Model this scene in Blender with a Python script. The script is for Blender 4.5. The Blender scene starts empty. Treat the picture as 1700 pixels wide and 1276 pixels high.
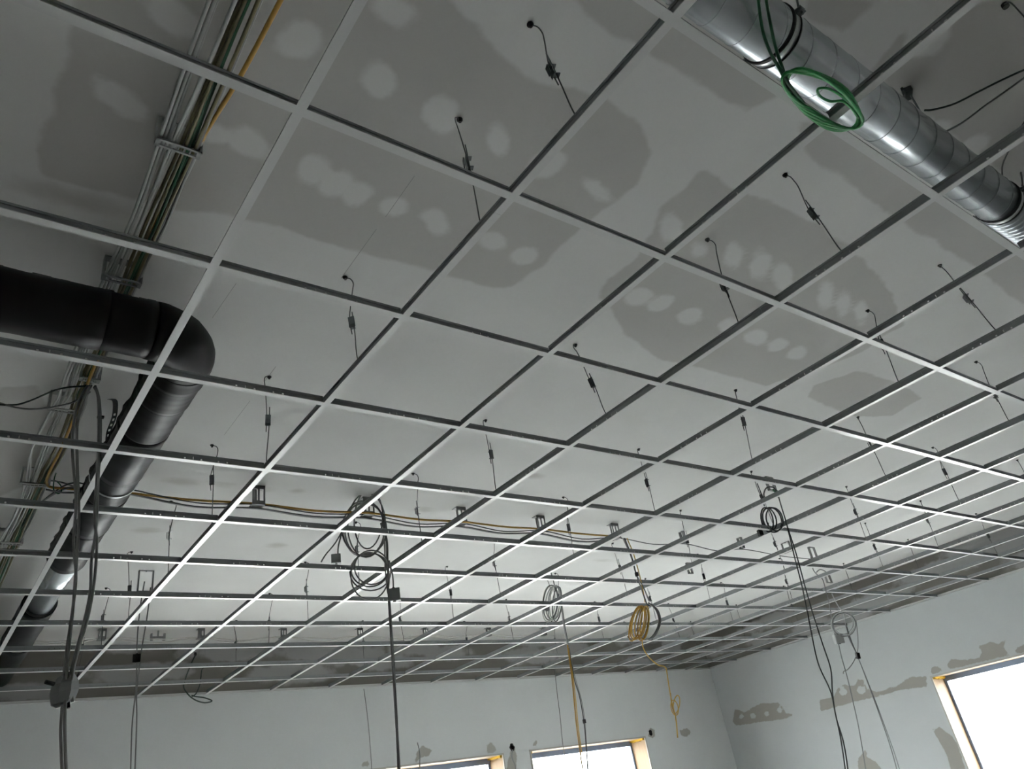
import bpy, math, random
import numpy as np
from mathutils import Matrix, Vector

random.seed(7)
SC = bpy.context.scene
COL = SC.collection

# ------------------------------------------------------------------ camera
S = 0.6                                            # grid module in metres
F_PX = 1264.93                                     # focal length in pixels of the 1700 x 1276 frame
YAW, PITCH, ROLL = 0.718387645, 0.512896224, -0.182034188
CAM = np.array([-0.48860, -1.10301, 1.5])
ZG = 2.94                                          # underside of the suspended grid
ZS = 3.40                                          # plasterboard ceiling above it
XL, XR, YN, YF = -2.16, 8.94, -3.6, 6.51           # room: left, right, near, far wall

def _rot():
    f = np.array([math.sin(YAW) * math.cos(PITCH), math.cos(YAW) * math.cos(PITCH), math.sin(PITCH)])
    r = np.cross(f, [0, 0, 1.0]); r /= np.linalg.norm(r); u = np.cross(r, f)
    c, s = math.cos(ROLL), math.sin(ROLL)
    return np.array([c * r + s * u, -s * r + c * u, f])
ROT = _rot()
cam = bpy.data.objects.new('camera', bpy.data.cameras.new('camera'))
COL.objects.link(cam)
cam.data.sensor_fit = 'HORIZONTAL'; cam.data.sensor_width = 36.0
cam.data.lens = 36.0 * F_PX / 1700.0
cam.data.clip_start = 0.02
m3 = Matrix([[ROT[0][i], ROT[1][i], -ROT[2][i]] for i in range(3)])
cam.matrix_world = Matrix.Translation(Vector(CAM)) @ m3.to_4x4()
SC.camera = cam

# ------------------------------------------------------------------ light and exposure
SC.view_settings.view_transform = 'Standard'
SC.view_settings.look = 'None'
SC.view_settings.gamma = 1.0
SC.view_settings.use_curve_mapping = False
SC.view_settings.exposure = 1.75
w = bpy.data.worlds.new('overcast_sky'); SC.world = w; w.use_nodes = True
w.node_tree.nodes['Background'].inputs[0].default_value = (0.98, 1.0, 1.0, 1)
w.node_tree.nodes['Background'].inputs[1].default_value = 6.0
SC.cycles.max_bounces = 10; SC.cycles.diffuse_bounces = 8

# ------------------------------------------------------------------ pixel of the photograph -> point in the room
def ray(px, py):
    return np.array([(px - 850) / F_PX, -(py - 638) / F_PX, 1.0]) @ ROT
def onz(px, py, z):
    d = ray(px, py); return CAM + d * (z - CAM[2]) / d[2]
def onx(px, py, x):
    d = ray(px, py); return CAM + d * (x - CAM[0]) / d[0]
def ony(px, py, y):
    d = ray(px, py); return CAM + d * (y - CAM[1]) / d[1]
def hang(anchor):                                  # upright plane through a hanging point, facing the room's near side
    a = np.array(anchor, float); n = (a - CAM).copy(); n[2] = 0; n /= np.linalg.norm(n)
    def g(px, py, off=0.0):
        d = ray(px, py); return CAM + d * (((a - CAM) @ n + off) / (d @ n))
    return g
def proj(p):
    q = ROT @ (np.array(p) - CAM); return 850 + F_PX * q[0] / q[2], 638 - F_PX * q[1] / q[2], q[2]

# ------------------------------------------------------------------ materials
MATS = {}
def mat(name, col, rough=0.6, metal=0.0, noise=0.0, scale=20.0, bump=0.0, spec=0.5, stretch=None):
    m = bpy.data.materials.new(name); m.use_nodes = True
    nt = m.node_tree; b = nt.nodes['Principled BSDF']
    b.inputs['Roughness'].default_value = rough; b.inputs['Metallic'].default_value = metal
    b.inputs['Specular IOR Level'].default_value = spec
    tc = nt.nodes.new('ShaderNodeTexCoord')
    src = tc.outputs['Object']
    if stretch:
        mp = nt.nodes.new('ShaderNodeMapping'); mp.inputs['Scale'].default_value = stretch
        nt.links.new(src, mp.inputs['Vector']); src = mp.outputs['Vector']
    n = nt.nodes.new('ShaderNodeTexNoise'); n.inputs['Scale'].default_value = scale; n.inputs['Detail'].default_value = 4
    nt.links.new(src, n.inputs['Vector'])
    mx = nt.nodes.new('ShaderNodeMix'); mx.data_type = 'RGBA'
    c = np.array(col)
    mx.inputs['A'].default_value = (*np.clip(c * (1 - noise), 0, 1), 1)
    mx.inputs['B'].default_value = (*np.clip(c * (1 + noise), 0, 1), 1)
    nt.links.new(n.outputs['Fac'], mx.inputs['Factor'])
    nt.links.new(mx.outputs['Result'], b.inputs['Base Color'])
    if bump:
        bp = nt.nodes.new('ShaderNodeBump'); bp.inputs['Strength'].default_value = bump; bp.inputs['Distance'].default_value = 0.004
        nt.links.new(n.outputs['Fac'], bp.inputs['Height']); nt.links.new(bp.outputs['Normal'], b.inputs['Normal'])
    MATS[name] = m
    return m

mat('tee_white', (0.56, 0.57, 0.565), 0.28, 0, 0.03, 8, spec=0.8)
mat('galvanised', (0.26, 0.275, 0.28), 0.5, 0.25, 0.12, 30, stretch=(1, 1, 1))
mat('spiral_steel', (0.62, 0.66, 0.69), 0.27, 1.0, 0.12, 9, bump=0.05)
mat('bare_steel', (0.66, 0.69, 0.70), 0.3, 1.0, 0.15, 40)
mat('flex_aluminium', (0.42, 0.45, 0.48), 0.35, 0.9, 0.2, 30)
mat('wire_steel', (0.10, 0.105, 0.105), 0.5, 0.5, 0.1, 40)
mat('clip_steel', (0.12, 0.13, 0.135), 0.4, 0.7, 0.2, 60)
mat('black_foam', (0.0085, 0.0095, 0.012), 0.45, 0, 0.35, 14, bump=0.15, spec=0.22)
mat('black_rubber', (0.008, 0.008, 0.009), 0.5)
mat('bracket_grey', (0.24, 0.245, 0.245), 0.5, 0, 0.1, 40)
mat('bracket_light', (0.38, 0.39, 0.385), 0.5, 0, 0.1, 40)
mat('cable_grey', (0.21, 0.215, 0.213), 0.45, 0, 0.08, 30)
mat('cable_dark', (0.050, 0.055, 0.055), 0.45, 0, 0.08, 30)
mat('cable_light', (0.42, 0.43, 0.43), 0.45, 0, 0.08, 30)
mat('cable_white', (0.60, 0.60, 0.57), 0.45, 0, 0.05, 30)
mat('cable_olive', (0.17, 0.15, 0.075), 0.45, 0, 0.12, 30)
mat('cable_green', (0.028, 0.125, 0.06), 0.4, 0, 0.1, 30)
mat('wire_green', (0.03, 0.05, 0.04), 0.45, 0, 0.1, 30)
mat('cable_bright_green', (0.035, 0.26, 0.075), 0.35, 0, 0.1, 30)
mat('cable_yellow', (0.62, 0.40, 0.07), 0.4, 0, 0.06, 30)
mat('cable_ochre', (0.44, 0.25, 0.04), 0.4, 0, 0.06, 30)
mat('box_plastic', (0.21, 0.22, 0.222), 0.45, 0, 0.08, 20)
mat('floor_screed', (0.52, 0.52, 0.505), 0.8, 0, 0.2, 3)
mat('ground_gravel', (0.58, 0.58, 0.56), 0.9, 0, 0.25, 2)
mat('jamb_wood', (0.27, 0.18, 0.098), 0.6, 0, 0.22, 26, stretch=(1, 1, 0.15))
mat('jamb_edge', (0.42, 0.40, 0.36), 0.6, 0, 0.05, 20)
mat('foam_yellow', (0.50, 0.31, 0.02), 0.8, 0, 0.25, 60, bump=0.6)
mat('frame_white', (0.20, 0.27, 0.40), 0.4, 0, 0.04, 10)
mat('hole_shade', (0.018, 0.012, 0.012), 0.9, 0, 0.2, 40)
g = bpy.data.materials.new('window_glass'); g.use_nodes = True
gb = g.node_tree.nodes['Principled BSDF']
gb.inputs['Transmission Weight'].default_value = 1.0; gb.inputs['Roughness'].default_value = 0.0; gb.inputs['IOR'].default_value = 1.02
gb.inputs['Base Color'].default_value = (0.97, 0.99, 1.0, 1)
gb.inputs['Specular IOR Level'].default_value = 0.3
MATS['window_glass'] = g

def surface_mat(name, base, layers, grain=0.05, rough=0.85):
    """layers: (attribute, colour, edge softness in m, ragged edge in m, noise scale). The attribute is a
    signed distance in metres to the outline of the differently finished area (negative inside)."""
    m = bpy.data.materials.new(name); m.use_nodes = True
    nt = m.node_tree; b = nt.nodes['Principled BSDF']; b.inputs['Roughness'].default_value = rough
    b.inputs['Specular IOR Level'].default_value = 0.25
    L = nt.links.new
    tc = nt.nodes.new('ShaderNodeTexCoord')
    cur = None
    for attr, colr, soft, rag, sc in layers:
        a = nt.nodes.new('ShaderNodeAttribute'); a.attribute_name = attr
        n = nt.nodes.new('ShaderNodeTexNoise'); n.inputs['Scale'].default_value = sc; n.inputs['Detail'].default_value = 5
        L(tc.outputs['Object'], n.inputs['Vector'])
        k = nt.nodes.new('ShaderNodeMath'); k.operation = 'MULTIPLY_ADD'; k.inputs[1].default_value = rag * 2; k.inputs[2].default_value = -rag
        L(n.outputs['Fac'], k.inputs[0])
        ad = nt.nodes.new('ShaderNodeMath'); ad.operation = 'ADD'; L(a.outputs['Fac'], ad.inputs[0]); L(k.outputs[0], ad.inputs[1])
        mr = nt.nodes.new('ShaderNodeMapRange'); mr.interpolation_type = 'SMOOTHSTEP'
        mr.inputs['From Min'].default_value = soft; mr.inputs['From Max'].default_value = -soft
        L(ad.outputs[0], mr.inputs['Value'])
        mx = nt.nodes.new('ShaderNodeMix'); mx.data_type = 'RGBA'
        L(mr.outputs[0], mx.inputs['Factor'])
        if cur is None: mx.inputs['A'].default_value = (*base, 1)
        else: L(cur, mx.inputs['A'])
        mx.inputs['B'].default_value = (*colr, 1)
        cur = mx.outputs['Result']
    n = nt.nodes.new('ShaderNodeTexNoise'); n.inputs['Scale'].default_value = 2.3; n.inputs['Detail'].default_value = 6; n.inputs['Roughness'].default_value = 0.6
    L(tc.outputs['Object'], n.inputs['Vector'])
    k = nt.nodes.new('ShaderNodeMath'); k.operation = 'MULTIPLY_ADD'; k.inputs[1].default_value = grain * 2.4; k.inputs[2].default_value = 1 - grain * 1.2
    L(n.outputs['Fac'], k.inputs[0])
    hs = nt.nodes.new('ShaderNodeHueSaturation'); L(cur, hs.inputs['Color']); L(k.outputs[0], hs.inputs['Value'])
    L(hs.outputs['Color'], b.inputs['Base Color'])
    n2 = nt.nodes.new('ShaderNodeTexNoise'); n2.inputs['Scale'].default_value = 9; n2.inputs['Detail'].default_value = 5
    L(tc.outputs['Object'], n2.inputs['Vector'])
    bp = nt.nodes.new('ShaderNodeBump'); bp.inputs['Strength'].default_value = 0.08; bp.inputs['Distance'].default_value = 0.01
    L(n2.outputs['Fac'], bp.inputs['Height']); L(bp.outputs['Normal'], b.inputs['Normal'])
    MATS[name] = m
    return m

surface_mat('plasterboard', (0.62, 0.625, 0.615), [
    ('board', (0.475, 0.475, 0.458), 0.012, 0.035, 7),
    ('filler', (0.63, 0.635, 0.625), 0.014, 0.024, 13),
    ('smudge', (0.47, 0.47, 0.45), 0.030, 0.030, 8)], 0.06)
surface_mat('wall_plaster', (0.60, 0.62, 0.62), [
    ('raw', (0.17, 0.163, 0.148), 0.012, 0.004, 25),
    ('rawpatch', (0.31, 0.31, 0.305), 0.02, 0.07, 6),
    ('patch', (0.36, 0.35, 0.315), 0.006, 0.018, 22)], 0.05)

surface_mat('wall_plaster_dimmed', (0.475, 0.50, 0.505), [  # far wall's plaster, its colour dimmed to offset the strong light here
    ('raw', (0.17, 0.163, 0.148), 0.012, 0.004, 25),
    ('rawpatch', (0.31, 0.31, 0.305), 0.02, 0.07, 6),
    ('patch', (0.315, 0.305, 0.275), 0.006, 0.018, 22)], 0.05)
surface_mat('wall_unseen_dark', (0.27, 0.265, 0.25), [  # dark finish invented for the unseen left and near walls, dims that side
    ('raw', (0.25, 0.245, 0.23), 0.012, 0.012, 25),
    ('rawpatch', (0.36, 0.36, 0.35), 0.03, 0.06, 6)], 0.06)

# ------------------------------------------------------------------ mesh helpers
class MB:
    def __init__(self): self.v = []; self.f = []; self.mi = []; self.cur = 0
    def add(self, vs, fs):
        o = len(self.v); self.v += [tuple(map(float, p)) for p in vs]
        for q in fs: self.f.append(tuple(i + o for i in q)); self.mi.append(self.cur)
        return self
    def box(self, x0, x1, y0, y1, z0, z1):
        return self.add([(x0, y0, z0), (x1, y0, z0), (x1, y1, z0), (x0, y1, z0), (x0, y0, z1), (x1, y0, z1), (x1, y1, z1), (x0, y1, z1)],
                 [(0, 3, 2, 1), (4, 5, 6, 7), (0, 1, 5, 4), (1, 2, 6, 5), (2, 3, 7, 6), (3, 0, 4, 7)])
    def obox(self, c, ax, ay, az):                  # centre and three half-axes
        c, ax, ay, az = map(lambda q: np.array(q, float), (c, ax, ay, az))
        vs = [c + sx * ax + sy * ay + sz * az for sz in (-1, 1) for sx, sy in ((-1, -1), (1, -1), (1, 1), (-1, 1))]
        return self.add(vs, [(0, 3, 2, 1), (4, 5, 6, 7), (0, 1, 5, 4), (1, 2, 6, 5), (2, 3, 7, 6), (3, 0, 4, 7)])
    def tube(self, pts, r, n=8, caps=True, closed=False):
        P = [np.array(p, float) for p in pts]; N = len(P)
        T = []
        for i in range(N):
            a = P[(i - 1) % N] if (closed or i > 0) else P[i]; b = P[(i + 1) % N] if (closed or i < N - 1) else P[i]
            t = b - a; T.append(t / (np.linalg.norm(t) + 1e-12))
        u = np.cross(T[0], [0, 0, 1.0])
        if np.linalg.norm(u) < 1e-3: u = np.cross(T[0], [1.0, 0, 0])
        u /= np.linalg.norm(u)
        vs = []; rr = r if hasattr(r, '__len__') else [r] * N
        for i in range(N):
            u = u - T[i] * (u @ T[i]); u /= np.linalg.norm(u); v = np.cross(T[i], u)
            for k in range(n):
                a = 2 * math.pi * k / n; vs.append(P[i] + rr[i] * (math.cos(a) * u + math.sin(a) * v))
        fs = []
        for i in range(N if closed else N - 1):
            j = (i + 1) % N
            for k in range(n): fs.append((i * n + k, i * n + (k + 1) % n, j * n + (k + 1) % n, j * n + k))
        if caps and not closed:
            fs.append(tuple(range(n - 1, -1, -1))); fs.append(tuple((N - 1) * n + k for k in range(n)))
        return self.add(vs, fs)
    def mesh(self, name, mats, smooth=False):
        me = bpy.data.meshes.new(name); me.from_pydata(self.v, [], self.f)
        for m in (mats if isinstance(mats, (list, tuple)) else [mats]): me.materials.append(MATS[m])
        if any(self.mi): me.polygons.foreach_set('material_index', self.mi)
        if smooth: me.polygons.foreach_set('use_smooth', [len(q) < 5 for q in self.f])
        me.update(); return me

def obj(name, mb, mats, parent=None, smooth=False):
    me = mb.mesh(name, mats, smooth) if isinstance(mb, MB) else mb
    o = bpy.data.objects.new(name, me); COL.objects.link(o)
    if parent is not None: o.parent = parent
    return o
def tag(o, label, cat, group=None, kind=None):
    o['label'] = label; o['category'] = cat
    if group: o['group'] = group
    if kind: o['kind'] = kind
    return o
def struct(o): o['kind'] = 'structure'; return o
def thing(name, label, cat, loc=(0, 0, 0), group=None, rz=0.0):
    o = bpy.data.objects.new(name, None); COL.objects.link(o); o.location = tuple(map(float, loc)); o.rotation_euler.z = rz
    o.empty_display_size = 0.05
    return tag(o, label, cat, group)
def cmr(pts, k=6, closed=False):                    # Catmull-Rom through the points
    P = [np.array(p, float) for p in pts]; n = len(P); out = []
    rng = range(n) if closed else range(n - 1)
    for i in rng:
        if closed: p0, p1, p2, p3 = P[(i - 1) % n], P[i], P[(i + 1) % n], P[(i + 2) % n]
        else: p0, p1, p2, p3 = P[max(i - 1, 0)], P[i], P[i + 1], P[min(i + 2, n - 1)]
        for j in range(k):
            t = j / k
            out.append(0.5 * ((2 * p1) + (-p0 + p2) * t + (2 * p0 - 5 * p1 + 4 * p2 - p3) * t * t + (-p0 + 3 * p1 - 3 * p2 + p3) * t ** 3))
    if not closed: out.append(P[-1])
    return out
def rel(pts, o): return [np.array(p) - np.array(o) for p in pts]
ORD = ['first', 'second', 'third', 'fourth', 'fifth', 'sixth', 'seventh', 'eighth', 'ninth', 'tenth', 'eleventh', 'twelfth']

# ------------------------------------------------------------------ signed distance of areas on a surface
def sdf_poly(X, Y, poly):
    P = np.array(poly, float); d = np.full(X.shape, 1e9); ins = np.zeros(X.shape, bool)
    for i in range(len(P)):
        a, b = P[i], P[(i + 1) % len(P)]; e = b - a
        t = np.clip(((X - a[0]) * e[0] + (Y - a[1]) * e[1]) / (e @ e + 1e-12), 0, 1)
        d = np.minimum(d, np.hypot(X - a[0] - t * e[0], Y - a[1] - t * e[1]))
        c = ((a[1] > Y) != (b[1] > Y)) & (X < (b[0] - a[0]) * (Y - a[1]) / (b[1] - a[1] + 1e-12) + a[0])
        ins ^= c
    return np.where(ins, -d, d)
def sdf_ell(X, Y, cx, cy, rx, ry, ang=0.0):
    c, s = math.cos(ang), math.sin(ang)
    u = (X - cx) * c + (Y - cy) * s; v = -(X - cx) * s + (Y - cy) * c
    k = np.sqrt((u / rx) ** 2 + (v / ry) ** 2)
    return (k - 1) * min(rx, ry)
def axis(edges):                                    # [(start, step), ..., end]
    out = []
    for i in range(len(edges) - 1):
        a, st = edges[i]; b = edges[i + 1][0] if isinstance(edges[i + 1], tuple) else edges[i + 1]
        n = max(1, round((b - a) / st)); out += list(np.linspace(a, b, n, endpoint=False))
    return np.array(out + [edges[-1]])

# ================================================================== THE SETTING
# ---- ceiling of plasterboard
ax = axis([(XL, .06), (-0.8, .022), (4.2, .05), XR]); ay = axis([(YN, .08), (-1.3, .022), (2.8, .05), YF])
GX, GY = np.meshgrid(ax, ay)
def sp(px, py): q = onz(px, py, ZS); return q[0], q[1]
boards = [
 [(140, -60), (725, -20), (790, 38), (797, 65), (870, 120), (935, 147), (975, 158), (1009, 170), (1055, 195), (1083, 254), (1048, 310), (991, 357), (940, 400), (896, 446), (850, 476), (797, 474), (744, 460), (690, 442), (600, 418), (430, 368), (290, 345), (215, 330), (75, 287), (60, 250), (85, 190), (120, 60)],
 [(945, -10), (1000, 40), (1060, 80), (1100, 105), (1170, 145), (1240, 183), (1290, 160), (1330, 100), (1200, -30)],
 [(1165, 287), (1190, 292), (1218, 315), (1300, 345), (1365, 375), (1420, 420), (1470, 470), (1500, 540), (1420, 590), (1350, 615), (1272, 641), (1170, 612), (1100, 598), (1040, 560), (1000, 490), (1010, 463), (1060, 430), (1100, 345), (1130, 320)],
 [(1440, 120), (1500, 55), (1560, 40), (1640, 0), (1760, -40), (1760, 380), (1640, 270), (1540, 190)],
 [(1400, 52), (1465, 0), (1340, -20), (1330, 30)],
 [(1325, 205), (1380, 200), (1460, 260), (1600, 350), (1740, 430), (1740, 540), (1600, 430), (1500, 372), (1420, 310), (1335, 250)],
 [(1350, 640), (1420, 615), (1480, 630), (1530, 660), (1480, 690), (1420, 690), (1340, 660)],
 [(0, 640), (60, 640), (95, 700), (60, 800), (-20, 830), (-40, 700)],
]
B = np.full(GX.shape, 9.0)
for p in boards: B = np.minimum(B, sdf_poly(GX, GY, [sp(*q) for q in p]))
fill = [(497, 65, .055, .065, .3), (200, 165, .085, .04, .4), (355, 220, .045, .045, 0), (413, 237, .075, .05, .3), (520, 283, .05, .07, .2), (560, 305, .05, .065, .4), (590, 322, .05, .06, .1),
        (630, 135, .065, .05, .8), (733, 192, .07, .055, .7), (827, 233, .065, .035, .9), (655, 343, .05, .05, 0), (724, 370, .08, .045, .6), (818, 400, .06, .045, .2), (870, 425, .055, .055, 0),
        (990, 315, .085, .03, .3), (1113, 378, .085, .045, .6), (905, 272, .06, .07, .4), (1060, 493, .07, .06, 0), (1098, 503, .06, .06, 0), (1145, 525, .075, .06, .4), (1210, 540, .07, .05, .6),
        (1160, 415, .05, .03, .4), (1218, 424, .095, .04, .55), (1262, 440, .11, .045, .55), (1300, 457, .1, .045, .5), (1255, 560, .09, .05, .3), (1290, 572, .07, .05, .3), (1323, 586, .08, .05, .5),
        (1370, 490, .12, .04, .6), (1400, 505, .12, .035, .6), (1430, 518, .11, .03, .5), (1085, 690, .07, .06, 0), (1110, 685, .05, .05, 0), (530, 545, .06, .06, 0), (535, 280, .03, .03, 0),
        (1540, 60, .09, .07, 0), (1620, 240, .06, .05, 0), (1560, 215, .05, .04, 0), (800, 10, .09, .05, 0), (655, 20, .06, .04, 0), (285, 25, .07, .05, .3)]
Fm = np.full(GX.shape, 9.0)
for px, py, rx, ry, a in fill:
    q = sp(px, py); Fm = np.minimum(Fm, sdf_ell(GX, GY, q[0], q[1], rx, ry, a))
smud = [(300, 800, .12, .06), (370, 803, .10, .05), (440, 812, .08, .05), (495, 815, .06, .04), (640, 800, .1, .05), (700, 845, .10, .05), (245, 880, .12, .06), (460, 905, .09, .06), (120, 330, .2, .06), (885, 790, .1, .05), (1000, 930, .15, .05)]
Sm = np.full(GX.shape, 9.0)
for px, py, rx, ry in smud:
    q = sp(px, py); Sm = np.minimum(Sm, sdf_ell(GX, GY, q[0], q[1], rx, ry) + .02)
def sheet(name, pts, nu, nv, attrs, material, keep=None, flip=False):
    me = bpy.data.meshes.new(name)
    idx = np.arange(nu * nv).reshape(nv, nu)
    q = np.stack([idx[:-1, :-1], idx[:-1, 1:], idx[1:, 1:], idx[1:, :-1]], -1).reshape(-1, 4)
    if keep is not None: q = q[keep.reshape(-1)]
    if flip: q = q[:, ::-1]
    me.vertices.add(nu * nv); me.vertices.foreach_set('co', pts.reshape(-1).astype(np.float32))
    me.loops.add(q.size); me.loops.foreach_set('vertex_index', q.reshape(-1).astype(np.int32))
    me.polygons.add(len(q)); me.polygons.foreach_set('loop_start', np.arange(0, q.size, 4, dtype=np.int32))
    for k, a in attrs.items():
        at = me.attributes.new(k, 'FLOAT', 'POINT'); at.data.foreach_set('value', a.reshape(-1).astype(np.float32))
    me.materials.append(MATS[material]); me.update(calc_edges=True); me.validate()
    o = bpy.data.objects.new(name, me); COL.objects.link(o); return o
ceil = struct(sheet('ceiling', np.stack([GX, GY, np.full(GX.shape, ZS)], -1), len(ax), len(ay), {'board': B, 'filler': Fm, 'smudge': Sm}, 'plasterboard', flip=True))
ceil['label'] = 'grey plasterboard ceiling with pale filler patches above the metal grid'; ceil['category'] = 'ceiling'
obj('ceiling_slab', MB().box(XL - .4, XR + .4, YN - .4, YF + .4, ZS + .004, ZS + .25), 'floor_screed', ceil)
for (a, b) in [((688, 292), (640, 360)), ((625, 380), (566, 462)), ((392, 470), (352, 528)), ((458, 608), (440, 632)), ((415, 665), (372, 722))]:
    a, b = np.array([*sp(*a), ZS - .0004]), np.array([*sp(*b), ZS - .0004]); e = (b - a) / 2
    obj('joint_crack', MB().obox((a + b) / 2, e, np.array([-e[1], e[0], 0]) / np.linalg.norm(e) * .0006, (0, 0, .0004)), 'bracket_grey', ceil)
fl = struct(obj('floor', MB().box(XL - .4, XR + .4, YN - .4, YF + .4, -.2, 0), 'floor_screed'))
gd = struct(obj('ground_outside', MB().box(-40, 50, -40, 50, -.6, -.5), 'ground_gravel'))

# ---- windows: (wall, centre start, end, sill, head)
WH, WS, TH, DEP = 2.165, 0.60, 0.36, 0.30
WIN = {'far': [(0.95, 2.85), (3.16, 5.05), (5.42, 7.31)], 'right': [(1.56, 3.45)]}

def wall(name, side, lo, hi, polys, discs, opens, step=.05, finish='wall_plaster'):
    """inner face with finish marks plus the thickness behind it"""
    u = np.unique(np.round(np.concatenate([axis([(lo, step), hi])] + [np.array(o) for o in opens]), 4))
    v = np.unique(np.round(np.concatenate([axis([(0, .2), (1.1, .03), ZS]), [WS, WH, ZG]]), 4))
    U, V = np.meshgrid(u, v)
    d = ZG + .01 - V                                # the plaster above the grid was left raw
    pa = np.full(U.shape, 9.0)
    for p in polys: pa = np.minimum(pa, sdf_poly(U, V, p))
    for c in discs: pa = np.maximum(pa, -sdf_ell(U, V, *c))
    pt = np.full(U.shape, 9.0)
    rs = np.random.RandomState(len(name))
    for _ in range(26):
        pt = np.minimum(pt, np.maximum(sdf_ell(U, V, rs.uniform(lo, hi), rs.uniform(ZG + .05, ZS), rs.uniform(.15, .5), rs.uniform(.05, .12)), ZG + .015 - V))
    cu, cv = (u[:-1] + u[1:]) / 2, (v[:-1] + v[1:]) / 2
    CU, CV = np.meshgrid(cu, cv); keep = np.ones(CU.shape, bool)
    for a, b in opens: keep &= ~((CU > a) & (CU < b) & (CV > WS) & (CV < WH))
    w_ = {'far': lambda: np.stack([U, np.full(U.shape, YF), V], -1), 'right': lambda: np.stack([np.full(U.shape, XR), U, V], -1),
          'left': lambda: np.stack([np.full(U.shape, XL), U, V], -1), 'near': lambda: np.stack([U, np.full(U.shape, YN), V], -1)}[side]()
    o = struct(sheet(name, w_, len(u), len(v), {'raw': d, 'rawpatch': pt, 'patch': pa}, finish, keep, flip=side in ('near', 'right')))
    mb = MB()
    def slab(a, b, z0, z1):
        if b - a < 1e-4: return
        if side == 'far': mb.box(a, b, YF + .002, YF + TH, z0, z1)
        elif side == 'near': mb.box(a, b, YN - TH, YN - .002, z0, z1)
        elif side == 'right': mb.box(XR + .002, XR + TH, a, b, z0, z1)
        else: mb.box(XL - TH, XL - .002, a, b, z0, z1)
    e = lo
    for a, b in sorted(opens):
        slab(e, a, 0, ZS); slab(a, b, 0, WS); slab(a, b, WH, ZS); e = b
    slab(e, hi, 0, ZS)
    obj('masonry', mb, 'floor_screed', o)
    return o
def rp(px, py): q = onx(px, py, XR); return q[1], q[2]
def fp(px, py): q = ony(px, py, YF); return q[0], q[2]
def z4(pts, ox, oy, s): return [(ox + a * s, oy + b * s) for a, b in pts]
A4, A1 = (1180, 1100, .2235), (1500, 1060, .1693)
rpoly = [z4([(175, 350), (195, 345), (250, 365), (370, 300), (500, 295), (540, 330), (555, 370), (630, 390), (540, 415), (430, 430), (190, 465), (165, 440)], *A4),
         z4([(805, 275), (915, 255), (940, 190), (1000, 160), (1030, 170), (1080, 165), (1085, 125), (1130, 125), (1145, 165), (1180, 200), (1250, 215), (1330, 185), (1380, 175), (1480, 105), (1600, 100), (1605, 175), (1460, 195), (1420, 195), (1280, 240), (1080, 285), (820, 360)], *A4),
         z4([(1090, 720), (1150, 640), (1160, 700), (1230, 740), (1300, 830), (1100, 830)], *A4),
         z4([(270, 275), (340, 270), (380, 320), (270, 350)], *A1),
         z4([(430, 250), (470, 195), (560, 210), (640, 200), (740, 190), (770, 130), (735, 70), (850, 30), (930, 50), (1010, 10), (980, 90), (1040, 160), (450, 300)], *A1),
         z4([(1130, 80), (1200, 40), (1400, 20), (1400, 110), (1070, 150)], *A1),
         z4([(285, 890), (350, 860), (480, 960), (540, 1060), (640, 1400), (500, 1400), (420, 1130), (340, 990)], *A1)]
rdisc = [(*rp(1231, 1189), .04, .03), (*rp(1250, 1188), .05, .035), (*rp(1273, 1184), .04, .03), (*rp(1294, 1178), .045, .035), (*rp(1400, 1148), .055, .045), (*rp(1430, 1145), .055, .045)]
A2 = (580, 1200, .188)
fpoly = [z4([(580, 340), (600, 240), (650, 195), (730, 245), (690, 300), (640, 290), (610, 340)], *A2), z4([(1210, 270), (1215, 190), (1260, 160), (1310, 250)], *A2), z4([(110, 350), (160, 330), (180, 385), (110, 385)], *A2),
         z4([(1420, 260), (1460, 190), (1480, 300), (1470, 420), (1380, 420)], *A2), [(1076, 1222), (1078, 1208), (1087, 1210), (1087, 1226)], [(1128, 1212), (1140, 1208), (1148, 1214), (1142, 1222), (1132, 1222)],
         z4([(1620, 200), (1625, 140), (1660, 150), (1650, 220)], *A2)]
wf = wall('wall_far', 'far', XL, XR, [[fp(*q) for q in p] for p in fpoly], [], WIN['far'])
wr = wall('wall_right', 'right', YN, YF, [[rp(*q) for q in p] for p in rpoly], rdisc, WIN['right'], .03, 'wall_plaster_dimmed')
wl = wall('wall_left', 'left', YN, YF, [], [], [], .1, 'wall_unseen_dark')
wn = wall('wall_near', 'near', XL, XR, [], [], [], .1, 'wall_unseen_dark')

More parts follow.
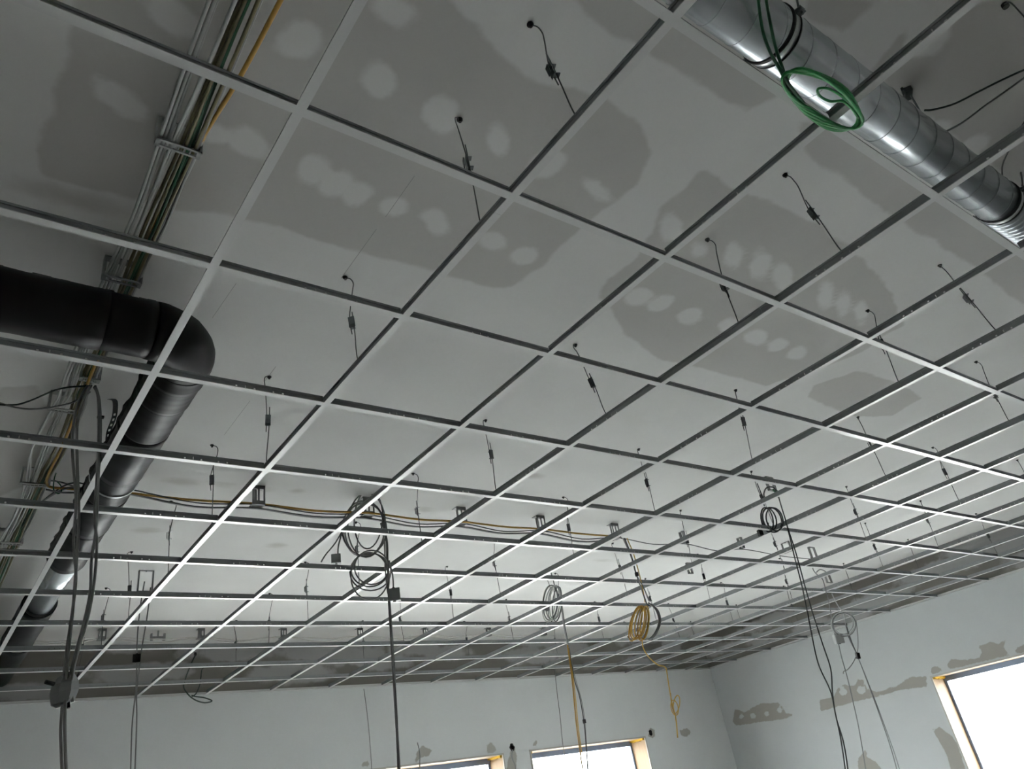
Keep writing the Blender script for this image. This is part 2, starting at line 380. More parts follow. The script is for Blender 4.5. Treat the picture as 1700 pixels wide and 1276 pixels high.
# ---- windows
wi = 0
for side in ('far', 'right'):
    for a, b in WIN[side]:
        wi += 1
        o = bpy.data.objects.new('window_%d' % wi, None); COL.objects.link(o); struct(o)
        if side == 'far': o.location = (a, YF, WS)
        else: o.location = (XR, b, WS); o.rotation_euler.z = -math.pi / 2
        W, H = b - a, WH - WS; t = .018; pr_ = .012     # local: x along the wall, y outwards, z up
        def jb(x0, x1, z0, z1, nm):
            m = MB().box(x0, x1, 0, DEP, z0, z1); j = obj(nm, m, 'jamb_wood', o)
            obj('board_edge', MB().box(x0, x1, -pr_, -.0005, z0, z1), 'jamb_edge', j)
        jb(.001, t, .001, H - .001, 'jamb_board'); jb(W - t, W - .001, .001, H - .001, 'jamb_board')
        jb(t, W - t, H - t, H - .001, 'head_board'); jb(t, W - t, .001, t, 'sill_board')
        for x0, x1 in ((t, t + .028), (W - t - .028, W - t)):     # foam beads in the upper corners
            fm = MB()
            for k in range(9):
                y0 = .01 + k * .031; h = .016 + .012 * random.random()
                fm.box(x0, x1, y0, y0 + .031, H - t - h, H - t)
            obj('mounting_foam', fm, 'foam_yellow', o)
        fr = MB(); fw = .055
        fr.box(t, W - t, DEP - .05, DEP, t, t + fw); fr.box(t, W - t, DEP - .05, DEP, H - t - fw, H - t)
        fr.box(t, t + fw * .5, DEP - .05, DEP, t + fw, H - t - fw); fr.box(W - t - fw * .5, W - t, DEP - .05, DEP, t + fw, H - t - fw)
        obj('window_frame', fr, 'frame_white', o)
        obj('pane', MB().box(t + fw * .5, W - t - fw * .5, DEP - .03, DEP - .025, t + fw, H - t - fw), 'window_glass', o)

# ---- far wall: two cable holes with stub wires, inner shade painted on dark pieces
for (px, py, rr) in ((850, 1240, .035), (1080, 1216, .03)):
    q = ony(px, py, YF)
    m = MB(); pts = [(rr * (1 + .18 * math.sin(3 * k + px)) * math.cos(k * .524), 0, rr * 1.2 * math.sin(k * .524)) for k in range(12)]
    m.add(pts + [(x * .6, -.006, z * .6) for x, y, z in pts], [tuple(range(12, 24))] + [(k, (k + 1) % 12, 12 + (k + 1) % 12, 12 + k) for k in range(12)])
    h = obj('wall_hole', m, 'hole_shade'); h.location = (q[0], YF - .001, q[2])
    tag(h, 'dark ragged cable hole in the far wall ' + ('between the two windows' if px < 900 else 'right of the window with the yellow corner'), 'hole')

# ================================================================== SUSPENDED GRID
grid = thing('ceiling_grid', 'white and galvanised metal grid of tees hung below the plasterboard ceiling', 'ceiling grid', (0, 0, ZG))
FL, WT = .012, .0012                                # flange half width, metal thickness
def tee(length, h, cells):
    """tee along +x from 0, web slotted in every cell"""
    wb = MB()
    wb.box(0, length, -.0007, .0007, WT, .009); wb.box(0, length, -.0007, .0007, .0215, h - .008); wb.box(0, length, -.0032, .0032, h - .008, h)
    holes = []
    for c in cells:
        holes += [(c - .032, .007), (c, .0034), (c + .032, .007), (c + .10, .006), (c + .135, .007)]
    e = 0
    for c, wd in sorted(holes):
        if c - wd / 2 <= e or c + wd / 2 >= length: continue
        wb.box(e, c - wd / 2, -.0007, .0007, .009, .0215)
        if wd > .0035: wb.box(c - wd / 2, c + wd / 2, -.0007, .0007, .0155, .0215)
        e = c + wd / 2
    wb.box(e, length, -.0007, .0007, .009, .0215)
    cap = MB().box(0, length, -FL, FL, 0, WT)
    cap.box(0, length, -FL, -FL + .001, WT, WT + .0014); cap.box(0, length, FL - .001, FL, WT, WT + .0014)
    return wb.mesh('web', 'galvanised'), cap.mesh('flange', 'tee_white')
def put(nm, meshes, x, y, along_y, z=0.0):
    wbo = obj(nm, meshes[0], None, grid); wbo.location = (x, y, z); wbo.rotation_euler.z = math.pi / 2 if along_y else 0
    c = obj('flange_cap', meshes[1], None, wbo)
MAINS = list(range(-3, 14, 2)); A0, A1_ = -3, 10
bR = (XR - .0) / S; aF = YF / S
for b in MAINS:
    for a0, a1 in ((-5.0, .12), (.12, 6.12), (6.12, aF - .02)):
        L = (a1 - a0) * S; cells = [(k - a0) * S for k in np.arange(math.ceil(a0) + .5, a1, 1)]
        put('main_tee', tee(L - .001, .038, cells), b * S, a0 * S, True)
c12 = tee(1.2 - 2 * FL, .032, [.3 - FL, .9 - FL]); c06 = tee(.6 - 2 * FL, .032, [.3 - FL])
Lr = (bR - 13) * S - .012; cR = tee(Lr, .032, [.3, .9]); Ll = -3 * S - XL - .012; cL = tee(Ll, .032, [])
Lf = (aF - 10) * S - FL - .006; cF = tee(Lf, .032, [.25])
for a in range(A0, A1_ + 1):
    for b in MAINS[:-1]: put('cross_tee', c12, b * S + FL, a * S, False)
    put('cross_tee', cR, 13 * S + FL - .002, a * S, False); put('cross_tee', cL, XL + .002, a * S, False)
    for b in range(-2, 15, 2):
        if a < A1_: put('cross_tee', c06, b * S, a * S + FL, True)
        else: put('cross_tee', cF, b * S, a * S + FL, True)
def angle(nm, x0, y0, L, rz):
    m = MB().box(0, L, 0, .024, -.0012, 0).box(0, L, 0, .0012, 0, .024)
    o = obj(nm, m, 'tee_white', grid); o.location = (x0, y0, -.0005); o.rotation_euler.z = rz
angle('wall_angle', XR, YF - .001, XR - XL, math.pi); angle('wall_angle', XR - .001, YN, YF - YN, math.pi / 2); angle('wall_angle', XL + .001, YF, YF - YN, -math.pi / 2)

# ================================================================== HANGERS
TOPS = {(1, -.46): (880, 40), (1, .25): (763, 198), (1, 1.55): (573, 460), (1, 3.0): (447, 625), (3, -.46): (1303, 290), (3, .29): (1174, 397), (3, 1.55): (955, 572), (3, 2.98): (806, 697),
        (5, -.46): (1560, 440), (5, .3): (1440, 515), (5, 1.75): (1221, 647), (5, 3.0): (1060, 745), (7, .29): (1620, 600)}
HG = {1: [-.46, .25, 1.55, 3.0, 4.2, 5.46, 6.92, 8.2, 9.5], 3: [-.46, .29, 1.55, 2.98, 4.25, 5.6, 6.97, 8.25, 9.5], 5: [-.46, .3, 1.75, 3.0, 4.3, 5.75, 6.85, 8.2, 9.5],
      7: [.29, 1.56, 3.0, 4.3, 5.52, 6.9, 8.2, 9.5], 9: [1.73, 3.0, 4.3, 5.72, 6.9, 8.2, 9.5], 11: [1.5, 3.0, 3.9, 5.6, 6.9, 8.2, 9.5], 13: [3.0, 4.3, 5.6, 6.9, 8.2, 9.5]}
plate_w, plate_h = .016, .018
nth = ['leftmost', 'second', 'third', 'fourth', 'fifth', 'sixth', 'rightmost']
for mi, b in enumerate(HG):
    for hi, a in enumerate(HG[b]):
        base = np.array([b * S, a * S, ZG + .034])
        if (b, a) in TOPS: t = onz(*TOPS[(b, a)], ZS)
        else: t = base + np.array([random.uniform(-.025, .025), random.uniform(-.025, .025), 0])
        top = np.array([t[0], t[1], ZS])
        lab = 'spring-clip wire hanger, %s from the far wall in the %s hanger row%s' % (ORD[len(HG[b]) - 1 - hi], nth[mi], '' if mi in (0, 6) else ' from the left')
        h = thing('wire_hanger', lab, 'hanger', base, 'wire hangers above the metal grid')
        T = top - base; kn = random.choice([-1, 1]); k0 = random.uniform(.42, .56)
        mid = T * k0 + np.array([0, 0, 0]); ax_ = T / np.linalg.norm(T)
        phi = random.uniform(0, math.pi); side = np.array([math.cos(phi), math.sin(phi), 0]); side -= ax_ * (side @ ax_); side /= np.linalg.norm(side); nrm = np.cross(ax_, side)
        o1, o2 = side * .006, -side * .006
        # upper rod: eye at the ceiling, short crank, straight down past the clip
        bend = np.array([.03 * kn, -.012, 0])
        up = cmr([T + np.array([0, 0, -.004]), T + bend * .6 + np.array([0, 0, -.008]), T + bend * .9 + np.array([0, 0, -.03]), T * .82 + bend * .6, mid + o1 + ax_ * .03, mid + o1 - ax_ * .055], 5)
        obj('upper_rod', MB().tube(up, .0021, 6), 'wire_steel', h, True)
        lo_ = cmr([np.array([.006, .012, -.012]), np.array([.004, -.006, -.014]), np.array([0, 0, .004]), T * .12, mid * .6 + o2 * .6, mid + o2, mid + o2 + ax_ * random.uniform(.05, .085)], 5)
        obj('lower_rod', MB().tube(lo_, .0021, 6), 'wire_steel', h, True)
        cl = MB()                                    # butterfly spring: two leaning leaves joined by a folded back
        cl.obox(mid + ax_ * .012 + nrm * .006, side * plate_w * .72, nrm * .0012 + ax_ * .004, ax_ * .010)
        cl.obox(mid - ax_ * .012 + nrm * .006, side * plate_w * .72, nrm * .0012 - ax_ * .004, ax_ * .012)
        cl.obox(mid + nrm * .014, side * plate_w * .45, nrm * .0012, ax_ * .018)
        cl.obox(mid + ax_ * .02 - nrm * .004, side * plate_w * .5, nrm * .008, ax_ * .0012); cl.obox(mid - ax_ * .02 - nrm * .004, side * plate_w * .5, nrm * .008, ax_ * .0012)
        obj('spring_clip', cl, 'clip_steel', h)
        an = MB().tube([T + np.array([0, 0, 0]), T + np.array([0, 0, -.004]), T + np.array([0, 0, -.0045]), T + np.array([0, 0, -.012])], [.010, .010, .006, .005], 10)
        obj('ceiling_anchor', an, 'black_rubber', h)

# ================================================================== DUCTS
def ring(m, c, axis_, r, w_, th, n=32):
    """flat band around a pipe"""
    c = np.array(c, float); e = np.eye(3)[axis_] * w_ / 2
    m.tube([c - e, c - e * .96, c + e * .96, c + e], [r, r + th, r + th, r], n, caps=False)
DY, DZ, DR = -.602, 3.246, .08
du = thing('spiral_duct', 'shiny galvanised spiral ventilation duct under the ceiling at the right', 'air duct', (1.0, DY, DZ))
def dl(x): return (x - 1.0, 0, 0)
obj('pipe', MB().tube([dl(XL + .01), dl(.60)], DR, 48), 'spiral_steel', du, True)
obj('pipe', MB().tube([dl(.62), dl(2.60)], DR, 48), 'spiral_steel', du, True)
obj('pipe', MB().tube([dl(3.6), dl(XR - .01)], DR, 48), 'spiral_steel', du, True)
cp = MB(); ring(cp, dl(.61), 0, DR, .07, .003); obj('coupling', cp, 'spiral_steel', du, True)
def helix(x0, x1, pitch, ph=0):
    n = int((x1 - x0) / pitch * 28); return [(x0 - 1.0 + (x1 - x0) * k / n, (DR + .0004) * math.cos(ph + 2 * math.pi * k / 28), (DR + .0004) * math.sin(ph + 2 * math.pi * k / 28)) for k in range(n + 1)]
obj('spiral_seam', MB().tube(helix(.66, 2.58, .118, .4), .0011, 5), 'galvanised', du, True)
obj('spiral_seam', MB().tube(helix(-1.0, .57, .118), .0011, 5), 'galvanised', du, True)
fx = MB(); xs = np.linspace(2.6, 3.6, 121); fx.tube([dl(x) for x in xs], [DR - .002 + (.007 if i % 4 in (1, 2) else 0) for i in range(121)], 36)
obj('flexible_hose', fx, 'flex_aluminium', du)
for xc in (1.12, 2.57):
    cb = MB(); ring(cb, dl(xc), 0, DR, .022, .003); c_ = obj('clamp_band', cb, 'bare_steel', du, True)
    rb = MB(); ring(rb, dl(xc - .017), 0, DR, .012, .0045); ring(rb, dl(xc + .015), 0, DR, .006, .004); obj('rubber_lining', rb, 'black_rubber', c_, True)
    ear = MB()
    for sy in (-1, 1):
        ear.box(xc - 1 - .011, xc - 1 + .011, sy * DR, sy * (DR + .022), -.012, -.009); ear.box(xc - 1 - .011, xc - 1 + .011, sy * DR, sy * (DR + .022), -.003, 0)
        ear.tube([(xc - 1, sy * (DR + .014), -.022), (xc - 1, sy * (DR + .014), .012)], .0035, 8)
    ear.tube([(xc - 1, 0, DR), (xc - 1, 0, ZS - DZ - .001)], .004, 8)
    ear.tube([(xc - 1 - .006, -DR - .014, .0), (xc - 1 - .03, -DR - .03, .02), (xc - 1 - .015, -DR - .035, .05)], .003, 6)
    obj('clamp_bolts', ear, 'clip_steel', c_)

BX, BY, BZ, BR, ER = .148, 1.29, 3.172, .10, .15
bd = thing('insulated_duct', 'black foam-wrapped ventilation duct turning a corner at the left', 'air duct', (BX, BY, BZ))
def sleeve(pts, r, nm='insulation_sleeve', lip=.002, n=40):
    N = len(pts); rr = [r + (lip if (i in (N - 1, N - 2)) else 0) + .0012 * math.sin(i * 2.1) for i in range(N)]
    return obj(nm, MB().tube(pts, rr, n), 'black_foam', bd, True)
xe = -ER
def lin(a, b, n=12): a, b = np.array(a, float), np.array(b, float); return [a + (b - a) * k / n for k in range(n + 1)]
sleeve(lin((XL + .01 - BX, 0, 0), (-1.02, 0, 0)), BR); sleeve(lin((-1.035, 0, 0), (-.30, 0, 0)), BR + .003); sleeve(lin((-.31, 0, 0), (xe, 0, 0), 6), BR + .001)
ang = lambda t: (xe + ER * math.sin(t), ER - ER * math.cos(t), 0)
sleeve([ang(math.pi / 2 * k / 9) for k in range(10)], BR + .0045)
sleeve([ang(math.pi / 2), (0, ER + .01, 0)] + lin((0, ER + .02, 0), (0, ER + .09, 0), 4), BR + .006)
ys = [ER + .085, ER + .24, ER + .52, ER + .95, ER + 1.22, ER + 1.62, ER + 2.18]
for i in range(len(ys) - 1): sleeve(lin((0, ys[i], 0), (0, ys[i + 1] + .012, 0)), BR + (.002 if i % 2 else .0038), lip=.0015)
br_ = MB(); ring(br_, (0, ys[3] + .13, 0), 1, BR + .005, .012, .002, 40); obj('foil_band', br_, 'bare_steel', bd, True)
yb0, yb1 = ys[-1], 4.52 - BY
obj('bare_pipe', MB().tube([(0, yb0 - .05, 0), (0, yb1 + .05, 0)], .08, 40), 'spiral_steel', bd, True)
for yg, wg in ((yb0 + .022, .05), (yb1 - .004, .012)):
    gr = MB(); ring(gr, (0, yg, 0), 1, .081, wg, .012, 40); obj('rubber_gasket', gr, 'black_rubber', bd, True)
sleeve(lin((0, yb1, 0), (0, 5.4 - BY, 0)), BR); sleeve(lin((0, 5.38 - BY, 0), (0, YF - BY - .005, 0)), BR + .003)
# taped lap standing up along the seam of the sleeve
lp = MB(); pts = []
for k in range(60): y = ys[0] + (ys[-1] - ys[0]) * k / 59; h = .004 + .012 * abs(math.sin(k * .9) * math.sin(k * .37 + 1)); pts.append((y, h))
for i in range(59):
    y0, h0 = pts[i]; y1, h1 = pts[i + 1]
    lp.add([(-BR - .002, y0, -.006), (-BR - .002 - h0, y0, 0), (-BR - .002, y0, .006), (-BR - .002, y1, -.006), (-BR - .002 - h1, y1, 0), (-BR - .002, y1, .006)], [(0, 1, 4, 3), (1, 2, 5, 4)])
obj('tape_lap', lp, 'black_foam', bd)
lp = MB()
for k in range(40):
    x = -1.2 + 1.05 * k / 39; h = .003 + .009 * abs(math.sin(k * 1.3) * math.sin(k * .5 + 1)); x1 = x + 1.05 / 39
    lp.add([(x, -.05, .088), (x, -.03 , .100 + h), (x, -.01, .101), (x1, -.05, .088), (x1, -.03, .100 + h), (x1, -.01, .101)], [(0, 3, 4, 1), (1, 4, 5, 2)])
obj('tape_lap', lp, 'black_foam', bd)
# perforated hanging strap beside the duct
sa = onz(182, 662, ZS); st = thing('perforated_strap', 'bent dark perforated metal strap hanging beside the black duct', 'strap', (sa[0], sa[1], ZS))
gs = hang(sa); sp_ = cmr(rel([gs(182, 662), gs(191, 666), gs(190, 690), gs(181, 716), gs(179, 738)], (sa[0], sa[1], ZS)), 6)
m = MB()
for i in range(len(sp_) - 1):
    a_, b_ = sp_[i], sp_[i + 1]; d_ = (b_ - a_) / 2; nn = np.array([.79, -.61, 0])
    if i % 2 and i > 10:
        m.obox((a_ + b_) / 2 + nn * .008, d_, nn * .003, np.array([.0006, .0008, 0])); m.obox((a_ + b_) / 2 - nn * .008, d_, nn * .003, np.array([.0006, .0008, 0]))
    else: m.obox((a_ + b_) / 2, d_ * 1.05, nn * .011, np.array([.0006, .0008, 0]))
obj('strap_band', m, 'clip_steel', st)

# ================================================================== CABLE BRACKETS
def bracket(x, y, wx, dy, h, label, material='bracket_grey', along='y', openb=False, group='cable brackets'):
    """plastic collecting clamp screwed to the ceiling: plate, two slotted sides, closing bar.  wx across the cables, dy along them"""
    t = thing('cable_bracket', label, 'bracket', (x, y, ZS), group, 0 if along == 'y' else math.pi / 2)
    m = MB().box(-wx / 2, wx / 2, -dy / 2, dy / 2, -.004, 0)
    m.tube([(0, 0, -.004), (0, 0, -.008)], .006, 8)
    obj('mount_plate', m, material, t)
    for s in (-1, 1):
        x0 = s * (wx / 2 - .004); sd = MB()
        if dy > .04 and s < 0:
            for k in (-1, 0, 1): sd.box(x0 - .002, x0 + .002, k * (dy / 2 - .005) - .005, k * (dy / 2 - .005) + .005, -h, -.004)
            sd.box(x0 - .002, x0 + .002, -dy / 2, dy / 2, -.022, -.004); sd.box(x0 - .002, x0 + .002, -dy / 2, dy / 2, -h, -h + .022)
        elif dy > .04:
            sd.box(x0 - .002, x0 + .002, -.007, .007, -h, -.004)
        else:
            sd.box(x0 - .004, x0 + .004, -dy / 2, dy / 2, -h, -.004)
        obj('side_leg', sd, material, t)
    bt = MB()
    if openb:
        bt.box(-wx / 2, wx / 2, -dy / 2, dy / 2, -h, -h + .006)
    else:
        bt.box(-wx / 2, wx / 2, -dy / 2, -dy / 2 + .007, -h - .003, -h + .003); bt.box(-wx / 2, wx / 2, dy / 2 - .007, dy / 2, -h - .003, -h + .003)
        bt.box(-wx / 2, -wx / 2 + .012, -dy / 2, dy / 2, -h - .003, -h + .003); bt.box(wx / 2 - .012, wx / 2, -dy / 2, dy / 2, -h - .003, -h + .003)
        for k in range(-2, 3): bt.box(k * wx * .13 - .002, k * wx * .13 + .002, -dy / 2, dy / 2, -h - .002, -h + .002)
    obj('closing_bar', bt, material, t)
    return t
BW = [(-.12, .57, .125, .03, 'pale plastic cable bracket holding the bundle nearest the top left', 'bracket_light'),
      (-.12, 1.24, .125, .03, 'cable bracket half hidden behind the straight part of the black duct', 'bracket_grey'),
      (-.085, 1.93, .075, .03, 'cable bracket just beyond the black duct where grey cables hang down', 'bracket_light'),
      (-.135, 2.22, .11, .03, 'cable bracket holding pale cables left of the hanging cable pair', 'bracket_light'),
      (-.12, 3.02, .13, .035, 'cable bracket with bulging pale cables near the left edge', 'bracket_light'),
      (-.12, 3.87, .13, .035, 'farthest bracket of the left cable bundle at the picture edge', 'bracket_light')]
for x, y, wx, dy, lab, mm in BW: bracket(x, y, wx, dy, .085, lab, mm)
RUNY = 2.93
XB = [(.98, 'at the second runner from the black duct'), (1.68, 'where the grey coil hangs'), (2.38, 'right of the grey coil'), (3.08, 'third right of the black duct wall clip'), (3.84, 'above the yellow cable coil'), (4.66, 'right of the yellow coil'), (5.45, 'at the right end of the thin grey cable')]
for i, (x, lab) in enumerate(XB):
    bracket(x, RUNY + .03, .06 if i < 5 else .045, .075 if i < 5 else .03, .115 if i < 5 else .10, '%s bracket from the left on the yellow cable run' % ORD[i], 'bracket_grey', 'x', openb=False, group='brackets along the yellow cable')
for i, x in enumerate([.79, 1.58, 2.33, 3.12, 3.88, 4.70, 5.5]):
    bracket(x, 6.0, .06, .06, .085, '%s bracket from the left in the row close to the far wall' % ORD[i], 'bracket_grey', 'x', group='brackets close to the far wall')
for (px, py, wx, h, rz, lab) in [(243, 947, .10, .15, 'y', 'open rectangular bracket right of the bare steel pipe'), (1142, 934, .06, .11, 'y', 'empty U-shaped bracket below the thin grey cable run'), (1275, 792, .09, .11, 'y', 'dark bracket above the small black cable coil'),
                              (1303, 900, .09, .10, 'x', 'bracket left of the tall loop bracket near the right wall'), (1346, 908, .10, .14, 'y', 'tall loop bracket near the right wall'), (1372, 952, .10, .11, 'y', 'bracket above the ring-shaped grey coil near the right wall')]:
    q = onz(px, py, ZS); bracket(q[0], q[1], wx, .022, h, lab, 'bracket_grey', rz, openb=True)
q = onz(262, 1058, ZS - .06)
sb = thing('saddle_clip', 'small saddle-shaped clip hanging near the far wall at the left', 'bracket', (q[0], q[1], ZS))
obj('hanger_stem', MB().box(-.006, .006, -.006, .006, -.05, 0), 'bracket_grey', sb)
obj('saddle', MB().box(-.06, .06, -.01, .01, -.066, -.05).box(-.06, -.045, -.01, .01, -.05, -.025).box(.045, .06, -.01, .01, -.05, -.025).box(-.06, -.04, -.01, .01, -.085, -.066).box(.04, .06, -.01, .01, -.085, -.066), 'bracket_grey', sb)

# ================================================================== CABLES
def cable(name, pts, r, material, label, cat='cable', group=None, k=6, n=8):
    pts = [np.array(p, float) for p in pts]; o0 = pts[0]
    o = obj(name, MB().tube(cmr(rel(pts, o0), k), r, n), material, None, True); o.location = tuple(o0)
    return tag(o, label, cat, group)
BYS = [b[1] for b in BW]
left = [('cable_light', -.172, 'outermost pale cable at the left of the ceiling bundle'), ('cable_light', -.160, 'second pale cable from the left in the ceiling bundle'), ('cable_light', -.149, 'third pale cable from the left in the ceiling bundle'), ('cable_light', -.139, 'fourth pale cable from the left in the ceiling bundle'), ('cable_light', -.130, 'innermost pale cable of the left group in the ceiling bundle')]
right = [('cable_olive', -.112, 'leftmost olive cable of the ceiling bundle'), ('cable_olive', -.103, 'second olive cable of the ceiling bundle'), ('cable_green', -.094, 'dark green cable beside the olive ones in the ceiling bundle'), ('cable_green', -.085, 'second dark green cable in the ceiling bundle'), ('cable_olive', -.078, 'olive cable right of the green ones in the ceiling bundle'), ('cable_grey', -.071, 'grey cable at the right side of the ceiling bundle'), ('cable_light', -.064, 'pale cable at the right side of the ceiling bundle')]
for gi, (m_, x, lab) in enumerate(left + right):
    pts = []; y = -2.6; zlay = [3.325, 3.334, 3.342][gi % 3]
    stops = [-2.6, -1.3, -.3] + BYS + [4.8, 5.7, YF - .01]
    spread = 1.0
    for i, yy in enumerate(stops):
        xx = x + (.0 if yy in BYS else random.uniform(-.006, .006))
        if yy < .4 and gi < 5: xx = x * .6 - .075 if gi < 3 else x * .6 - .055
        if yy < .4 and gi >= 5: xx = -.10 + (x + .09) * .8 + (.03 if gi > 9 else 0) * (0.3 - yy) * .1
        if 2.1 < yy < 2.4 and gi >= 5: xx = x + .01
        if 2.9 < yy < 3.1 and gi < 5: xx = x + .012
        pts.append((xx, yy, zlay))
        if i + 1 < len(stops):
            pts.append((xx + random.uniform(-.008, .008) - (.02 if (gi < 2 and 2.2 < yy < 3) else 0), (yy + stops[i + 1]) / 2, zlay - random.uniform(.005, .022)))
    cable('installation_cable', pts, .0050 if gi < 5 else .0056, m_, lab, group='cables of the left ceiling bundle', k=4, n=6)
# the single yellow cable that joins the bundle
zz = 3.335
cable('yellow_cable', [onz(520, -110, zz), onz(466, 0, zz), onz(400, 125, zz), onz(345, 214, zz), (-.066, .57, 3.345), (-.085, .9, 3.352), (-.095, 1.24, 3.352), (-.09, 1.6, 3.34), (-.088, 1.93, 3.314), (-.078, 2.5, 3.31), (-.075, 2.98, 3.315), (0.02, 3.01, 3.306), (.148, 2.99, 3.305), (.3, 2.98, 3.300), (.6, 2.96, 3.284), (.98, RUNY + .02, 3.292), (1.33, RUNY + .01, 3.278), (1.68, RUNY, 3.291), (2.03, RUNY, 3.279), (2.38, RUNY, 3.291), (2.73, RUNY, 3.283), (3.08, RUNY, 3.292), (3.46, RUNY, 3.283), (3.84, RUNY, 3.29)], .0068, 'cable_ochre',
      'ochre yellow cable leaving the bundle and crossing the ceiling through the brackets', k=6)
for i, (m_, dz, dy, lab, xe_) in enumerate([('cable_grey', -.012, .02, 'thick grey cable below the yellow one across the ceiling', 3.84), ('cable_grey', -.008, .035, 'second grey cable below the yellow one across the ceiling', 3.84), ('cable_dark', -.004, -.015, 'thin dark cable running on past the yellow coil to the right', 6.66)]):
    xs_ = [.02, .148, .3, .64] + [b[0] for b in XB]
    pts = [(-.06, 3.25, 3.32)]
    for j, x in enumerate(xs_):
        if x > xe_: break
        inb = x in [b[0] for b in XB]
        pts.append((x, RUNY + dy + .03, 3.285 + dz + (.004 if inb else (.024 if x < .4 else -.018))))
        nx = xs_[j + 1] if j + 1 < len(xs_) else x
        if inb and nx > x and nx <= xe_: pts.append(((x + nx) / 2, RUNY + dy + .03, 3.285 + dz - random.uniform(.015, .035)))
    if xe_ > 6: pts.append((6.1, 2.99, 3.27)); pts.append((6.66, 3.02, 3.28))
    cable('ceiling_cable', pts, (.0055, .005, .0038)[i], m_, lab, k=5, n=6)
for i in range(3):
    pts = []; xs_ = [.2, .79, 1.58, 2.33, 3.12, 3.88, 4.70, 5.5]
    for j, x in enumerate(xs_):
        pts.append((x, 5.99 + .012 * i, 3.325))
        if j + 1 < len(xs_): pts.append(((x + xs_[j + 1]) / 2 + random.uniform(-.1, .1), 5.99 + .012 * i, 3.325 - random.uniform(.01, .07)))
    cable('white_cable', pts, .0042, 'cable_white', ['upper', 'middle', 'lowest sagging'][i] + ' white cable in the row of brackets close to the far wall', group='white cables close to the far wall', k=6, n=6)

# ---- coils: a thing with its turns, ties, boxes and tails
def loop3(g, cx, cy, rx, ry, off=0.0, tilt=0.0, turns=1, jit=1.5, k=28):
    pts = []
    for t_ in range(turns):
        jx, jy, jr = random.uniform(-jit, jit), random.uniform(-jit, jit), random.uniform(-jit, jit)
        for i in range(k):
            a = 2 * math.pi * i / k; u, v = (rx + jr) * math.cos(a), (ry + jr) * math.sin(a)
            c, s = math.cos(tilt), math.sin(tilt)
            pts.append(g(cx + jx + u * c - v * s, cy + jy + u * s + v * c, off + .012 * t_ + .01 * math.sin(a)))
    return pts
def turn(t, g, o, cx, cy, rx, ry, r, m_, off=0, tilt=0):
    obj('cable_turn', MB().tube(rel(loop3(g, cx, cy, rx, ry, off, tilt), o), r, 7, closed=True), m_, t, True)
def tail(t, g, o, pxs, r, m_, nm='cable_tail', off=0):
    obj(nm, MB().tube(cmr(rel([g(*p[:2], off if len(p) < 3 else p[2]) for p in pxs], o), 6), r, 7), m_, t, True)
def jbox(t, g, o, px, py, w_, h_, d_, rz, rx_=0.0, nm='junction_box', m_='box_plastic'):
    c = np.array(g(px, py)) - np.array(o)
    R = Matrix.Rotation(rz, 3, 'Z') @ Matrix.Rotation(rx_, 3, 'X')
    a, b, e = [np.array(R @ Vector(v)) for v in ((w_ / 2, 0, 0), (0, d_ / 2, 0), (0, 0, h_ / 2))]
    mb = MB().obox(c, a, b, e); bx_ = obj(nm, mb, m_, t)
    ld = MB().obox(c - b * 1.12, a * .92, b * .12, e * .92)
    for s in (-1, 1):
        for s2 in (-1, 1): ld.obox(c - b * 1.27 + a * .75 * s + e * .75 * s2, a * .09, b * .04, e * .09)
    obj('lid', ld, m_, bx_)
    gl = MB().tube([c + e * .98, c + e * 1.18], w_ * .13, 10); gl.tube([c - e * .98, c - e * 1.15], w_ * .13, 10)
    obj('cable_gland', gl, 'black_rubber', bx_)

# A: grey coil with junction boxes
o = np.array([1.68, 2.93, 3.28]); g = hang(o)
t = thing('cable_coil', 'large grey cable coil with two junction boxes under the yellow cable', 'cable coil', o)
for cx, cy, rx, ry in ((606, 878, 33, 46), (604, 880, 38, 44), (609, 872, 30, 52), (611, 860, 24, 50), (603, 876, 36, 48)): turn(t, g, o, cx, cy, rx, ry, .0046, 'cable_grey', random.uniform(-.03, .03), random.uniform(-.1, .1))
for cx, cy, rx, ry in ((615, 945, 31, 28), (614, 948, 33, 30), (617, 943, 27, 27), (613, 957, 32, 40)): turn(t, g, o, cx, cy, rx, ry, .0046, 'cable_grey', random.uniform(-.03, .03))
for dx in (0, 3, 5): tail(t, g, o, [(632 + dx, 868), (638 + dx, 900), (639 + dx, 930), (641 + dx, 960), (644, 985)], .0046, 'cable_grey')
tail(t, g, o, [(646, 930), (652, 955), (653, 978)], .0046, 'cable_grey')
tail(t, g, o, [(569, 880), (562, 905), (561, 922)], .0046, 'cable_grey'); tail(t, g, o, [(569, 880), (556, 902), (541, 920), (533, 933)], .0046, 'cable_grey')
jbox(t, g, o, 558, 928, .055, .055, .04, -.5); jbox(t, g, o, 654, 987, .072, .072, .045, -.55, .1)
tail(t, g, o, [(645, 998), (650, 1080), (655, 1160), (659, 1230), (663, 1340)], .0046, 'cable_grey'); tail(t, g, o, [(647, 998), (653, 1080), (658, 1170), (661, 1230), (668, 1340)], .0046, 'cable_grey')
